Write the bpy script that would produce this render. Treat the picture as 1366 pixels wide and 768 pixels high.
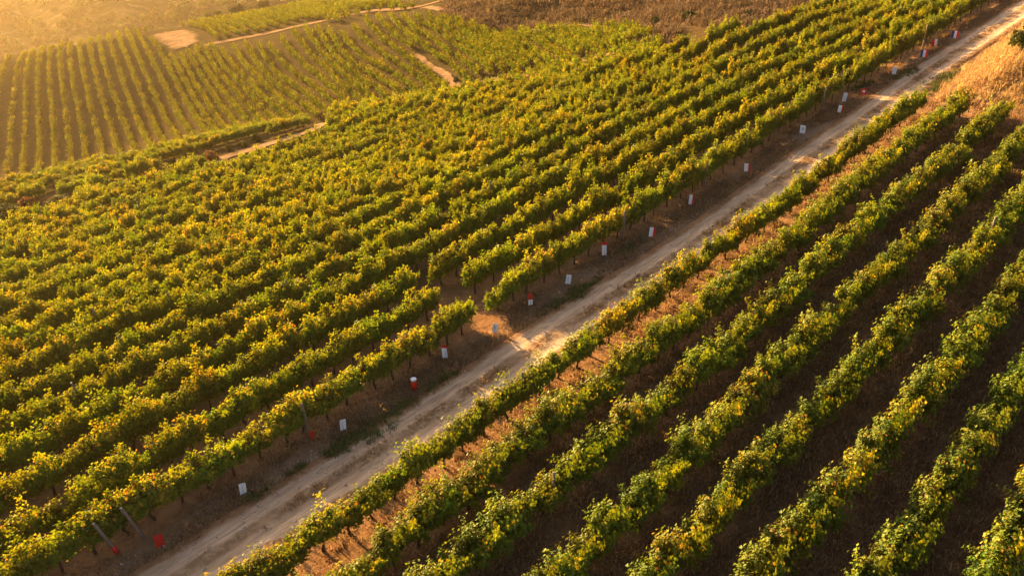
import bpy, bmesh, math, random
import numpy as np
from mathutils import Vector, Matrix, Euler

# ------------------------------------------------------------------ camera, world, sun, exposure
scene = bpy.context.scene
for o in list(bpy.data.objects):
    bpy.data.objects.remove(o)
col = scene.collection
R = math.radians
Z0 = 24.0                                   # the drone's height above the track
FPX, PITCH, AZ = 1100.96, 0.54198, 0.80766  # focal length in photo pixels, downward pitch, azimuth of the vine rows
cd = bpy.data.cameras.new('camera')
cd.sensor_width = 36.0
cd.lens = 36.0 * FPX / 1366.0
cd.clip_start, cd.clip_end = 0.5, 3000
cam = bpy.data.objects.new('camera', cd)
col.objects.link(cam)
cam.location = (0, 0, Z0)
cam.rotation_euler = (math.pi / 2 - PITCH, 0, 0)
scene.camera = cam

SUN_EL = R(14.0)
SUN_AZ = AZ - math.pi / 2 + R(0.0)          # compass angle from +Y towards +X; the sun stands square to the rows
sv = Vector((math.sin(SUN_AZ) * math.cos(SUN_EL), math.cos(SUN_AZ) * math.cos(SUN_EL), math.sin(SUN_EL)))
world = bpy.data.worlds.new('World')
scene.world = world
world.use_nodes = True
wn = world.node_tree
bg = wn.nodes['Background']
sky = wn.nodes.new('ShaderNodeTexSky')
sky.sky_type = 'NISHITA'
sky.sun_disc = False
sky.sun_elevation = SUN_EL
sky.sun_rotation = SUN_AZ
sky.dust_density = 6.0
sky.air_density = 0.6
sky.ozone_density = 0.3
wn.links.new(sky.outputs[0], bg.inputs[0])
bg.inputs[1].default_value = 0.06
ld = bpy.data.lights.new('sun', 'SUN')
ld.energy = 5.0
ld.angle = R(0.5)
ld.color = (1.0, 0.615, 0.215)
sun = bpy.data.objects.new('sun', ld)
col.objects.link(sun)
sun.location = (-60, 60, 80)
sun.rotation_euler = sv.to_track_quat('Z', 'Y').to_euler()
scene.view_settings.view_transform = 'Standard'
scene.view_settings.look = 'None'
scene.view_settings.gamma = 1.0
scene.view_settings.use_curve_mapping = False
scene.view_settings.exposure = 2.38
scene.render.engine = 'CYCLES'
scene.cycles.max_bounces = 7
scene.cycles.diffuse_bounces = 3
scene.cycles.transmission_bounces = 4
scene.cycles.transparent_max_bounces = 6
scene.cycles.volume_bounces = 1
scene.cycles.use_denoising = True

rng = random.Random(11)
nr = np.random.default_rng(5)

# ------------------------------------------------------------------ ground shape
CP, SP = math.cos(PITCH), math.sin(PITCH)
CA, SA = math.cos(AZ), math.sin(AZ)

def px_point(px, py, t):
    """the point at camera depth t on the sight line of a photo pixel"""
    px, py, t = np.asarray(px, float), np.asarray(py, float), np.asarray(t, float)
    up = (384 - py) / FPX
    return np.stack([(px - 683) / FPX * t, (CP + up * SP) * t, (up * CP - SP) * t + Z0], -1)

def uv2xy(u, v):
    return u * SA - v * CA, u * CA + v * SA

def xy2uv(x, y):
    return x * SA + y * CA, -x * CA + y * SA

PC = [-23.983, .33701, .39727, .1916, .10944, -.29948, .011113, -.009987, -.031577, -.007421]
def near_poly(u, v):
    a, b, c, d, e, g, h, m, n, o = PC
    u, v = u / 10, v / 10
    return a + b*u + c*v + d*u*u + e*u*v + g*v*v + h*v**3 + m*u*v*v + n*u*u*v + o*u**3 + Z0

ctrl = []
for u in range(-10, 91, 10):
    for v in range(-20, 46, 8):
        if v > 36 and u > 60: continue
        if u >= 70 and v < 8: continue
        x, y = uv2xy(u, v)
        ctrl.append((x, y, near_poly(u, v)))
def addp(L, dz=0.0):
    for p in L:
        q = px_point(*p)
        ctrl.append((q[0], q[1], q[2] + dz))
# the left field as the row count gives it (sight lines to canopy tops)
addp([(854,62,80.5),(854,98,71.9),(600,204,63.2),(600,170,72.3),(600,118,89.3),(320,300,55.7),(320,240,65.9),(320,190,78.9),
      (320,162,91.1),(0,337,57.3),(0,285,66.6),(0,233,78.3),(460,139,90.3),(740,92,85.0),(950,30,78.8),(160,197,86),(-150,330,65),(-150,262,78)], -1.75)
# hidden bank behind the plateau edge
addp([(-150,272,95),(0,245,96),(160,210,103),(320,178,103),(460,152,101),(600,128,98)], -2.0)
FAR = [(0,233,135),(159,196,132),(322,162,122),(457,139,113),(568,125,106),(640,106,101),(741,88,93),(800,74,89),(887,48,85.5),
       (25,74,168),(73,66,171),(135,54,172),(205,41,173),(298,61,151),(362,54,145),(456,35,140),(555,18,134),(640,15,126),(640,36,119),
       (745,24,115),(745,40,108),(815,35,103),(880,38,92),(120,110,151),(230,100,146),(330,110,133),(430,90,127),(540,70,119),(690,60,105.5),
       (238,40,172),(290,30,184),(330,24,190),(390,12,197),(470,8,176),(-120,100,166),(-120,240,140),(580,2,147)]
addp(FAR)
addp([(700,31,118.5),(700,0,122),(820,28,107),(820,0,112),(900,20,94),(960,8,92),(1080,-8,93),(1200,-40,97),(600,-20,160),(700,-30,134),(900,-40,125),(1050,-70,120)])
# the ground falls away behind the far field
for p, t2, dz in [((-150,110),215,-16),((25,74),215,-15),((135,54),220,-15),((240,27),225,-14),((330,12),240,-12),((25,74),330,-30),((240,27),330,-30)]:
    q = px_point(p[0], p[1], t2); ctrl.append((q[0], q[1], q[2] + dz))
ctrl += [(-90,20,-14),(-140,60,-30),(-60,-25,-4),(0,-40,0),(60,-40,4),(120,0,8),(150,60,10),(150,130,8),(-300,150,-75),(300,200,10),(300,-100,10),
         (-300,-150,-30),(100,300,-25),(0,320,-50),(300,500,-20),(-200,520,-110),(100,620,-60)]
CT = np.array(ctrl, float)

def tps_fit(P, Z, lam):
    n = len(P)
    d2 = ((P[:, None] - P[None]) ** 2).sum(-1)
    K = 0.5 * d2 * np.log(d2 + 1e-9) + lam * np.eye(n)
    A = np.zeros((n + 3, n + 3)); A[:n, :n] = K; A[:n, n] = 1; A[:n, n+1:] = P; A[n, :n] = 1; A[n+1:, :n] = P.T
    return np.linalg.solve(A, np.concatenate([Z, np.zeros(3)]))
def tps_eval(P, w, Q):
    out = np.empty(len(Q))
    for i in range(0, len(Q), 8000):
        q = Q[i:i+8000]
        d2 = ((q[:, None] - P[None]) ** 2).sum(-1)
        out[i:i+8000] = (0.5 * d2 * np.log(d2 + 1e-9)) @ w[:-3] + w[-3] + q @ w[-2:]
    return out
SC = 0.02
TW = tps_fit(CT[:, :2] * SC, CT[:, 2], 0.0015)
def sst(a, b, x):
    t = np.clip((x - a) / (b - a), 0, 1); return t * t * (3 - 2 * t)
def H(x, y):
    x, y = np.atleast_1d(np.asarray(x, float)), np.atleast_1d(np.asarray(y, float))
    z = tps_eval(CT[:, :2] * SC, TW, np.stack([x, y], -1) * SC)
    u, v = xy2uv(x, y)
    # grassy mound beside the upper end of the track, with a lumpy top
    m = sst(20.4, 16.5, v) * sst(58.5, 65, u) * sst(100, 84, u) * sst(-6, 6, v)
    z = z + m * (2.0 + 0.35 * np.sin(u * .9 + 1) * np.cos(v * .8) + 0.2 * np.sin(u * 2.1 + v * 1.7))
    return z
def H1(x, y): return float(H(x, y)[0])
def project(x, y, z):
    z = z - Z0
    d = y * CP - z * SP
    return 683 + FPX * x / d, 384 - FPX * (y * SP + z * CP) / d, d
FARA = np.array(FAR, float)
FW = tps_fit(FARA[:, :2] * .005, FARA[:, 2], 0.002)
def far_xy(px, py):
    t = tps_eval(FARA[:, :2] * .005, FW, np.stack([px, py], -1) * .005)
    q = px_point(px, py, t)
    return q[:, 0], q[:, 1]
def ground_hit(px, py, t0=20., t1=320.):
    """first point where the sight line of a pixel meets the ground"""
    ts = np.linspace(t0, t1, 900)
    q = px_point(np.full(900, px), np.full(900, py), ts)
    d = q[:, 2] - H(q[:, 0], q[:, 1])
    k = int(np.argmax(d < 0))
    return q[k]

# ------------------------------------------------------------------ materials
def newmat(name):
    m = bpy.data.materials.new(name); m.use_nodes = True
    return m, m.node_tree, m.node_tree.nodes['Principled BSDF']
def node(nt, typ, **kw):
    n = nt.nodes.new(typ)
    for k, v in kw.items(): setattr(n, k, v)
    return n
def noise(nt, vec, scale, detail=6, rough=.6, dist=0.):
    n = node(nt, 'ShaderNodeTexNoise')
    n.inputs['Scale'].default_value = scale; n.inputs['Detail'].default_value = detail
    n.inputs['Roughness'].default_value = rough; n.inputs['Distortion'].default_value = dist
    nt.links.new(vec, n.inputs['Vector']); return n.outputs['Fac']
def ramp(nt, fac, stops):
    n = node(nt, 'ShaderNodeValToRGB')
    while len(n.color_ramp.elements) < len(stops): n.color_ramp.elements.new(.5)
    for e, (p, c) in zip(n.color_ramp.elements, stops):
        e.position = p; e.color = (*c, 1) if len(c) == 3 else c
    nt.links.new(fac, n.inputs[0]); return n.outputs[0]
def mixc(nt, fac, a, b, mode='MIX'):
    n = node(nt, 'ShaderNodeMix', data_type='RGBA', blend_type=mode)
    for s, v in ((n.inputs[0], fac), (n.inputs[6], a), (n.inputs[7], b)):
        if isinstance(v, (int, float)): s.default_value = v
        elif isinstance(v, tuple): s.default_value = (*v, 1)
        else: nt.links.new(v, s)
    return n.outputs[2]
def mth(nt, op, a, b=None, c=None, clamp=False):
    n = node(nt, 'ShaderNodeMath', operation=op, use_clamp=clamp)
    for i, v in enumerate((a, b, c)):
        if v is None: continue
        if isinstance(v, (int, float)): n.inputs[i].default_value = v
        else: nt.links.new(v, n.inputs[i])
    return n.outputs[0]
def mapr(nt, v, a, b, c=0., d=1., smooth=True):
    n = node(nt, 'ShaderNodeMapRange', interpolation_type='SMOOTHSTEP' if smooth else 'LINEAR')
    nt.links.new(v, n.inputs[0])
    for i, x in enumerate((a, b, c, d)): n.inputs[i + 1].default_value = x
    return n.outputs[0]
def attr(nt, name):
    n = node(nt, 'ShaderNodeAttribute', attribute_name=name); return n
def bump(nt, h, dist, strength, bsdf):
    b = node(nt, 'ShaderNodeBump'); b.inputs['Distance'].default_value = dist; b.inputs['Strength'].default_value = strength
    nt.links.new(h, b.inputs['Height']); nt.links.new(b.outputs[0], bsdf.inputs['Normal'])

def row_coords(nt, P, scl):
    """position along and across the vine rows, each scaled on its own"""
    c = node(nt, 'ShaderNodeCombineXYZ')
    for i, d in enumerate(((SA, CA, 0), (-CA, SA, 0), (0, 0, 1))):
        n = node(nt, 'ShaderNodeVectorMath', operation='DOT_PRODUCT'); nt.links.new(P, n.inputs[0]); n.inputs[1].default_value = d
        nt.links.new(mth(nt, 'MULTIPLY', n.outputs['Value'], scl[i]), c.inputs[i])
    return c.outputs[0]
def soil_nodes(nt):
    """soil with dry straw, litter and darker damp patches, in world coordinates"""
    geo = node(nt, 'ShaderNodeNewGeometry'); P = geo.outputs['Position']
    big = noise(nt, P, .16, 4, .55)
    mid = noise(nt, P, .9, 6, .65, .5)
    fine = noise(nt, P, 7., 8, .75)
    straw = noise(nt, row_coords(nt, P, (3., 9., 6.)), 1.6, 5, .7, .9)
    c = ramp(nt, mid, [(.25, (.12, .06, .028)), (.5, (.20, .108, .054)), (.72, (.31, .18, .095))])
    c = mixc(nt, mapr(nt, straw, .52, .72, 0, .75), c, (.40, .235, .12))
    c = mixc(nt, mapr(nt, fine, .56, .75, 0, .55), c, (.05, .03, .02))
    c = mixc(nt, mapr(nt, big, .45, .7, 0, .35), c, (.25, .15, .08))
    hgt = mth(nt, 'ADD', mth(nt, 'MULTIPLY', fine, .6), mth(nt, 'ADD', mth(nt, 'MULTIPLY', straw, .5), mth(nt, 'MULTIPLY', mid, 1.2)))
    return P, c, hgt, fine, mid

def mat_ground():
    m, nt, b = newmat('soil')
    P, c, h, fine, mid = soil_nodes(nt)
    a = attr(nt, 'zone')                       # x: dry straw grass, y: olive weeds darkened for shade between rows, z: pale dust
    sep = node(nt, 'ShaderNodeSeparateXYZ'); nt.links.new(a.outputs['Vector'], sep.inputs[0])
    c = mixc(nt, mth(nt, 'MULTIPLY', sep.outputs[0], mapr(nt, mid, .2, .6, .55, 1.)), c, (.42, .29, .15))
    weeds = mixc(nt, mapr(nt, fine, .4, .65), (.042, .038, .016), (.078, .056, .027))  # olive ground tone, set dark to carry the shade between vine rows
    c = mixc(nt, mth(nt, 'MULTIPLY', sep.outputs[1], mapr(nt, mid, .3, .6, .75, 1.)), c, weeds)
    c = mixc(nt, sep.outputs[2], c, (.42, .29, .19))
    nt.links.new(c, b.inputs['Base Color'])
    b.inputs['Roughness'].default_value = .95; b.inputs['Specular IOR Level'].default_value = 0.
    bump(nt, h, .16, .9, b)
    return m

def mat_track():
    m, nt, b = newmat('track_dust')
    P, c, h, fine, mid = soil_nodes(nt)
    a = attr(nt, 'tv').outputs['Fac']          # 0 at one edge, 1 at the other
    wob = noise(nt, P, .8, 5, .6)
    grain = noise(nt, P, 18., 8, .8)
    streak = noise(nt, row_coords(nt, P, (.35, 5., 3.)), 1.5, 6, .65)
    t = mth(nt, 'ADD', a, mth(nt, 'MULTIPLY', mth(nt, 'SUBTRACT', wob, .5), .16))
    d1 = mth(nt, 'ABSOLUTE', mth(nt, 'SUBTRACT', t, .31))
    d2 = mth(nt, 'ABSOLUTE', mth(nt, 'SUBTRACT', t, .69))
    d = mth(nt, 'MINIMUM', d1, d2)
    rut = mapr(nt, d, .09, .19, 1., 0.)
    mid_strip = mapr(nt, mth(nt, 'ABSOLUTE', mth(nt, 'SUBTRACT', t, .5)), .05, .14, 1., 0.)
    dust = mixc(nt, mapr(nt, streak, .35, .65), (.34, .235, .155), (.50, .37, .26))
    dust = mixc(nt, mapr(nt, grain, .58, .72, 0., .5), dust, (.19, .13, .09))
    strip = mixc(nt, mapr(nt, noise(nt, P, 2.2, 6, .7), .42, .62), (.20, .135, .085), (.33, .23, .15))
    edge = mapr(nt, mth(nt, 'ABSOLUTE', mth(nt, 'SUBTRACT', t, .5)), .30, .47, 1., 0.)
    c2 = mixc(nt, mid_strip, dust, strip)
    lit = mixc(nt, mapr(nt, noise(nt, P, 3.5, 7, .7), .5, .62), c, (.31, .21, .14))
    c = mixc(nt, edge, c, mixc(nt, mth(nt, 'MAXIMUM', rut, mth(nt, 'MULTIPLY', mid_strip, .9)), lit, c2))
    nt.links.new(c, b.inputs['Base Color'])
    b.inputs['Roughness'].default_value = .95; b.inputs['Specular IOR Level'].default_value = 0.
    hh = mth(nt, 'ADD', mth(nt, 'MULTIPLY', grain, .35), mth(nt, 'MULTIPLY', h, .5))
    bump(nt, mth(nt, 'ADD', hh, mth(nt, 'MULTIPLY', streak, .6)), .07, .8, b)
    return m

def mat_leaf(name, back, tint=(1, 1, 1), trans=.45, rough=.45, spec=.15):
    """leaf colour comes from each leaf's own attribute; light shines through"""
    m, nt, b = newmat(name)
    a = attr(nt, 'leafcol').outputs['Color']
    oi = node(nt, 'ShaderNodeObjectInfo')
    hv = node(nt, 'ShaderNodeHueSaturation'); nt.links.new(a, hv.inputs['Color'])
    nt.links.new(mapr(nt, oi.outputs['Random'], 0, 1, .482, .513, False), hv.inputs['Hue'])
    rr = mth(nt, 'FRACT', mth(nt, 'MULTIPLY', oi.outputs['Random'], 7.13))
    nt.links.new(mapr(nt, rr, 0, 1, .8, 1.2, False), hv.inputs['Value'])
    c = mixc(nt, 1.0, hv.outputs[0], tint, 'MULTIPLY')
    nt.links.new(c, b.inputs['Base Color'])
    b.inputs['Roughness'].default_value = rough
    b.inputs['Specular IOR Level'].default_value = spec
    tr = node(nt, 'ShaderNodeBsdfTranslucent')
    nt.links.new(mixc(nt, 1.0, c, back, 'MULTIPLY'), tr.inputs[0])
    mx = node(nt, 'ShaderNodeMixShader'); mx.inputs[0].default_value = trans
    nt.links.new(b.outputs[0], mx.inputs[1]); nt.links.new(tr.outputs[0], mx.inputs[2])
    nt.links.new(mx.outputs[0], nt.nodes['Material Output'].inputs[0])
    return m

def mat_simple(name, ca, cb, scale=6, rough=.9, bdist=.01, stretch=None, spec=.2):
    m, nt, b = newmat(name)
    tc = node(nt, 'ShaderNodeTexCoord'); v = tc.outputs['Object']
    if stretch:
        mp = node(nt, 'ShaderNodeMapping'); mp.inputs['Scale'].default_value = stretch; nt.links.new(v, mp.inputs[0]); v = mp.outputs[0]
    n = noise(nt, v, scale, 6, .65)
    nt.links.new(ramp(nt, n, [(.3, ca), (.7, cb)]), b.inputs['Base Color'])
    b.inputs['Roughness'].default_value = rough; b.inputs['Specular IOR Level'].default_value = spec
    bump(nt, n, bdist, .7, b)
    return m

def mat_hill():
    m, nt, b = newmat('hill_scrub')
    geo = node(nt, 'ShaderNodeNewGeometry'); P = geo.outputs['Position']
    n1 = noise(nt, P, .035, 6, .6, .4); n2 = noise(nt, P, .16, 7, .65)
    c = ramp(nt, n2, [(.35, (.03, .027, .012)), (.55, (.075, .052, .026)), (.75, (.13, .09, .05))])
    rock = mapr(nt, mth(nt, 'ADD', mth(nt, 'MULTIPLY', n1, .6), mth(nt, 'MULTIPLY', n2, .5)), .6, .7, 0, .45)
    c = mixc(nt, rock, c, (.26, .2, .15))
    nt.links.new(c, b.inputs['Base Color']); b.inputs['Roughness'].default_value = 1.; b.inputs['Specular IOR Level'].default_value = 0.
    bump(nt, n2, 2.5, .7, b)
    return m

M_GROUND, M_TRACK, M_HILL = mat_ground(), mat_track(), mat_hill()
M_LEAF = mat_leaf('vine_leaf', (2.1, 1.55, .32), trans=.37, rough=.5)
M_FARLEAF = mat_leaf('far_vine_leaf', (2.3, 1.65, .4), (1.3, 1.2, 1.), trans=.42, rough=.8, spec=0.)  # same vine green, tinted brighter and warmer to paint in golden sunlight
M_SHRUB = mat_leaf('shrub_leaf', (1.6, 1.5, .8), trans=.25, rough=.7, spec=.05)
M_GRASS = mat_leaf('dry_grass', (1.3, 1.15, .8), trans=.3, rough=.9, spec=.02)
M_TRUNK = mat_simple('vine_bark', (.03, .019, .012), (.10, .065, .042), 22, .95, .02, (1, 1, .25))
M_POST = mat_simple('weathered_wood', (.15, .115, .085), (.32, .26, .21), 14, .9, .006, (1, 1, .12))
M_STAKE = mat_simple('stake_metal', (.13, .11, .10), (.22, .19, .17), 30, .6, .001)
M_WHITE = mat_simple('white_card', (.86, .87, .89), (.91, .92, .93), 9, .55, .002)
M_RED = mat_simple('red_plastic', (.62, .018, .012), (.74, .03, .018), 7, .45, .002, spec=.35)
M_BLUE = mat_simple('blue_cloth', (.03, .05, .22), (.05, .08, .30), 9, .7, .002)
M_GREYM = mat_simple('pale_print', (.42, .55, .52), (.5, .62, .6), 9, .7, .001)
M_STONE = mat_simple('pebble', (.28, .22, .18), (.55, .48, .42), 20, .9, .01)
def mat_bare():
    m, nt, b = newmat('bare_earth')
    P, c, h, fine, mid = soil_nodes(nt)
    a = attr(nt, 'tv').outputs['Fac']
    t = mth(nt, 'ADD', mth(nt, 'ABSOLUTE', mth(nt, 'SUBTRACT', a, .5)), mth(nt, 'MULTIPLY', mth(nt, 'SUBTRACT', noise(nt, P, .9, 6, .7), .5), .35))
    e = mixc(nt, mapr(nt, noise(nt, P, .6, 7, .7), .35, .65), (.17, .105, .06), (.29, .185, .11))
    e = mixc(nt, mapr(nt, fine, .5, .7, 0, .5), e, (.13, .085, .045))
    c = mixc(nt, mapr(nt, mid, .3, .6, .75, 1.), c, mixc(nt, mapr(nt, fine, .4, .65), (.042, .038, .016), (.078, .056, .027)))  # edges fade into the same shade-darkened olive ground
    nt.links.new(mixc(nt, mapr(nt, t, .24, .42), e, c), b.inputs['Base Color'])
    b.inputs['Roughness'].default_value = 1.; b.inputs['Specular IOR Level'].default_value = 0.
    bump(nt, h, .1, .8, b)
    return m
M_BARE = mat_bare()

# ------------------------------------------------------------------ object helpers
def link(name, me, mat=None, parent=None):
    o = bpy.data.objects.new(name, me); col.objects.link(o)
    if mat is not None and me is not None and not me.materials: me.materials.append(mat)
    if parent: o.parent = parent
    return o
def tag(o, label=None, cat=None, group=None, kind=None):
    if label: o['label'] = label
    if cat: o['category'] = cat
    if group: o['group'] = group
    if kind: o['kind'] = kind
    return o
def empty(name, loc, rz=0.):
    o = bpy.data.objects.new(name, None); col.objects.link(o)
    o.empty_display_size = .3; o.location = loc; o.rotation_euler = (0, 0, rz)
    return o
def mesh_np(name, V, F, mat=None, smooth=False):
    me = bpy.data.meshes.new(name)
    V = np.asarray(V, np.float32); F = np.asarray(F, np.int32)
    me.vertices.add(len(V)); me.vertices.foreach_set('co', V.ravel())
    k = F.shape[1]
    me.loops.add(F.size); me.loops.foreach_set('vertex_index', F.ravel())
    me.polygons.add(len(F)); me.polygons.foreach_set('loop_start', np.arange(0, F.size, k, dtype=np.int32))
    me.polygons.foreach_set('loop_total', np.full(len(F), k, np.int32))
    if smooth: me.polygons.foreach_set('use_smooth', np.ones(len(F), bool))
    me.update(calc_edges=True); me.validate()
    if mat: me.materials.append(mat)
    return me
def set_col(me, C):
    a = me.attributes.new('leafcol', 'FLOAT_COLOR', 'POINT')
    a.data.foreach_set('color', np.concatenate([C, np.ones((len(C), 1))], 1).astype(np.float32).ravel())
def grid_faces(nx, ny):
    i, j = np.meshgrid(np.arange(nx - 1), np.arange(ny - 1), indexing='ij')
    a = (i * ny + j).ravel()
    return np.stack([a, a + ny, a + ny + 1, a + 1], 1)
def tube_bm(bm, pts, rads, seg=6, jit=0., r=None):
    """a tapering tube along points"""
    rings = []
    for k, (p, rad) in enumerate(zip(pts, rads)):
        p = Vector(p)
        d = (Vector(pts[min(k + 1, len(pts) - 1)]) - Vector(pts[max(k - 1, 0)])).normalized()
        s = d.cross(Vector((.31, .9, .3))).normalized(); t = d.cross(s)
        ring = []
        for q in range(seg):
            a = 2 * math.pi * q / seg
            rr = rad * (1 + (r.uniform(-jit, jit) if r else 0))
            ring.append(bm.verts.new(p + s * math.cos(a) * rr + t * math.sin(a) * rr))
        rings.append(ring)
    for A, B in zip(rings, rings[1:]):
        for q in range(seg):
            f = bm.faces.new((A[q], A[(q + 1) % seg], B[(q + 1) % seg], B[q])); f.smooth = True
    bm.faces.new(rings[0][::-1]); bm.faces.new(rings[-1])
def bm_mesh(name, bm, mat=None):
    bmesh.ops.recalc_face_normals(bm, faces=bm.faces)
    me = bpy.data.meshes.new(name); bm.to_mesh(me); bm.free()
    if mat: me.materials.append(mat)
    return me

# leaves: a lobed vine leaf (seven points round a fold) or a plain quad for distant plants
LOBED = np.array([(0, 0, 0), (-.30, -.12, .03), (-.50, .28, .10), (-.26, .50, .05), (0, .92, -.04), (.26, .50, .05), (.50, .28, .10), (.30, -.12, .03)])
LOBED_F = np.array([(0, 2, 1), (0, 3, 2), (0, 4, 3), (0, 5, 4), (0, 6, 5), (0, 7, 6)])
QUAD = np.array([(0, -.05, 0), (.42, .42, .08), (0, .95, 0), (-.42, .42, .08)])
QUAD_F = np.array([(0, 1, 2), (0, 2, 3)])
def leaf_cloud(name, P, N, size, C, mat, lobed=True, g=None, droop=.6):
    """one mesh of many leaves at points P, facing roughly N"""
    g = g or nr
    n = len(P)
    N = N + g.normal(0, .45, (n, 3)); N /= np.linalg.norm(N, axis=1, keepdims=True) + 1e-9
    T = g.normal(0, 1, (n, 3)); T[:, 2] -= droop
    T -= N * (T * N).sum(1, keepdims=True); T /= np.linalg.norm(T, axis=1, keepdims=True) + 1e-9
    B = np.cross(T, N)
    L, LF = (LOBED, LOBED_F) if lobed else (QUAD, QUAD_F)
    k = len(L)
    s = np.broadcast_to(size, (n,))[:, None, None]
    wid = g.uniform(.8, 1.15, (n, 1, 1))
    V = P[:, None] + s * (B[:, None] * L[None, :, 0:1] * wid + T[:, None] * (L[None, :, 1:2] - .3) + N[:, None] * L[None, :, 2:3])
    F = (LF[None] + (np.arange(n) * k)[:, None, None]).reshape(-1, 3)
    me = mesh_np(name, V.reshape(-1, 3), F, mat)
    set_col(me, np.repeat(C, k, axis=0))
    return me

def leaf_colours(n, g, autumn, tone):
    """green, yellow-green and a share of turning leaves"""
    a = np.clip(tone[:, None] * .75 + g.random((n, 1)) * .4 - .07, 0, 1)
    C = (1 - a) * np.array([.05, .105, .010]) + a * np.array([.175, .21, .017])
    y = g.random(n) < (.03 + autumn * 1.4) * (.4 + 1.2 * tone)
    C[y] = np.array([.30, .25, .03]) * g.uniform(.7, 1.1, (y.sum(), 1))
    o = g.random(n) < .008 + autumn * .5
    C[o] = np.array([.22, .115, .035]) * g.uniform(.6, 1.1, (o.sum(), 1))
    return C * g.uniform(.85, 1.15, (n, 1))

def vine_canopy(seed, lobed=True, leaves=74, shoots=38, lsize=.108, autumn=.0, mat=None):
    g = np.random.default_rng(seed)
    P, N, tone = [], [], []
    lean = g.normal(0, .05)
    full = g.uniform(.85, 1.12)
    for s in range(shoots):
        x0 = g.uniform(-.56, .56); side = g.choice([-1, 1])
        d = np.array([g.normal(0, .32), side * g.uniform(.02, .85) + lean, 1.0])
        d /= np.linalg.norm(d)
        L = g.uniform(.6, 1.25) * full * (1.06 - .55 * abs(x0))
        if g.random() < .09: L *= 1.3
        k = leaves
        t = np.sort(g.random(k)) ** .85
        flop = g.uniform(.0, .62) * (abs(d[1]) * 1.6)
        base = np.array([x0, side * .04, g.uniform(.42, .72)])
        p = base + d * (t * L)[:, None]
        p[:, 2] -= flop * t ** 2 * L
        p[:, 1] += side * flop * .4 * t ** 2
        p += g.normal(0, 1, (k, 3)) * np.array([.10, .09, .07])
        P.append(p); tone.append(np.full(k, g.random()))
        n = np.stack([g.normal(0, .35, k), np.sign(p[:, 1]) * (.35 + np.abs(p[:, 1]) * 1.8), .75 + t * .5], 1)
        N.append(n)
    P = np.concatenate(P); N = np.concatenate(N)
    P[:, 1] = np.where(np.abs(P[:, 1]) > .62, P[:, 1] * .9, P[:, 1])
    n = len(P)
    sz = lsize * g.uniform(.65, 1.2, n)
    return leaf_cloud('foliage', P, N, sz, leaf_colours(n, g, autumn, np.concatenate(tone)), mat or M_LEAF, lobed, g)

def vine_trunk(seed):
    r = random.Random(seed)
    bm = bmesh.new()
    bx, by = r.uniform(-.10, .10), r.uniform(-.08, .08)
    pts = [(bx, by, -.12), (bx + r.uniform(-.03, .03), by, .06), (bx * .4 + r.uniform(-.05, .05), by * .5, .28), (r.uniform(-.05, .05), 0, .5), (0, 0, .68)]
    tube_bm(bm, pts, [.075, .06, .048, .052, .06], 7, .22, r)
    for s in (-1, 1):
        tube_bm(bm, [(0, 0, .64), (s * .2, r.uniform(-.04, .04), .72), (s * .45, r.uniform(-.04, .04), .70), (s * .6, 0, .74)], [.045, .032, .024, .014], 5, .2, r)
    for k in range(5):
        x = r.uniform(-.5, .5); y = r.uniform(-.3, .3)
        tube_bm(bm, [(x, 0, .68), (x + y * .2, y * .5, 1.0), (x + r.uniform(-.1, .1), y, 1.35)], [.012, .009, .005], 4)
    return bm_mesh('trunk', bm, M_TRUNK)

# ------------------------------------------------------------------ the setting: ground, far hillside, track, paths
def axis(segs):
    out = []
    for a, b, st in segs: out += list(np.arange(a, b, st))
    return np.array(out + [segs[-1][1]])
gx = axis([(-700, -260, 40), (-260, -80, 5), (-80, 85, .8), (85, 140, 4), (140, 700, 40)])
gy = axis([(-300, -40, 20), (-40, 10, 4), (10, 130, .8), (130, 260, 4), (260, 700, 40)])
GX, GY = np.meshgrid(gx, gy, indexing='ij')
GZ = H(GX.ravel(), GY.ravel())
xs, ys = GX.ravel(), GY.ravel()
gu, gv = xy2uv(xs, ys)
GZ = GZ + .03 * np.sin(xs * 1.9 + np.sin(ys * 1.3) * 2) * np.sin(ys * 2.3 + 1.)
GZ = GZ - .14 * sst(21.0, 21.5, gv) * sst(24.0, 23.4, gv)
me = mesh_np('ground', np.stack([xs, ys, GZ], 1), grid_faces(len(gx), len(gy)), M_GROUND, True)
zone = np.zeros((len(xs), 3), np.float32)
zone[:, 0] = sst(20.6, 19.2, gv) * sst(57.5, 62, gu) * sst(-30, 0, gv)
zone[:, 2] = .5 * sst(23.4, 24.0, gv) * sst(26.0, 25.0, gv) * (.6 + .4 * np.sin(gu * .9 + 2 * np.sin(gv * 2)))
fpx, fpy, fd = project(xs, ys, GZ)
zone[:, 1] = np.maximum(sst(88, 97, fd), .85 * sst(28, 34, gv))  # far and left fields get the shade-darkened olive tone
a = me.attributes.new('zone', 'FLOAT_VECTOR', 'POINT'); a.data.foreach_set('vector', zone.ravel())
ground = tag(link('ground', me), kind='structure')

hpx = np.linspace(-700, 900, 90); hpy = np.linspace(-170, 130, 60)
HPX, HPY = np.meshgrid(hpx, hpy, indexing='ij')
ht = 330 + (75 - HPY) * .85 + 14 * np.sin(HPX * .012 + 1) + 9 * np.sin(HPX * .031 + HPY * .02) + 5 * np.sin(HPX * .07 - HPY * .05)
hq = px_point(HPX.ravel(), HPY.ravel(), ht.ravel())
tag(link('far_hillside', mesh_np('far_hillside', hq, grid_faces(90, 60)[:, ::-1], M_HILL, True)), kind='structure')

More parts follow.
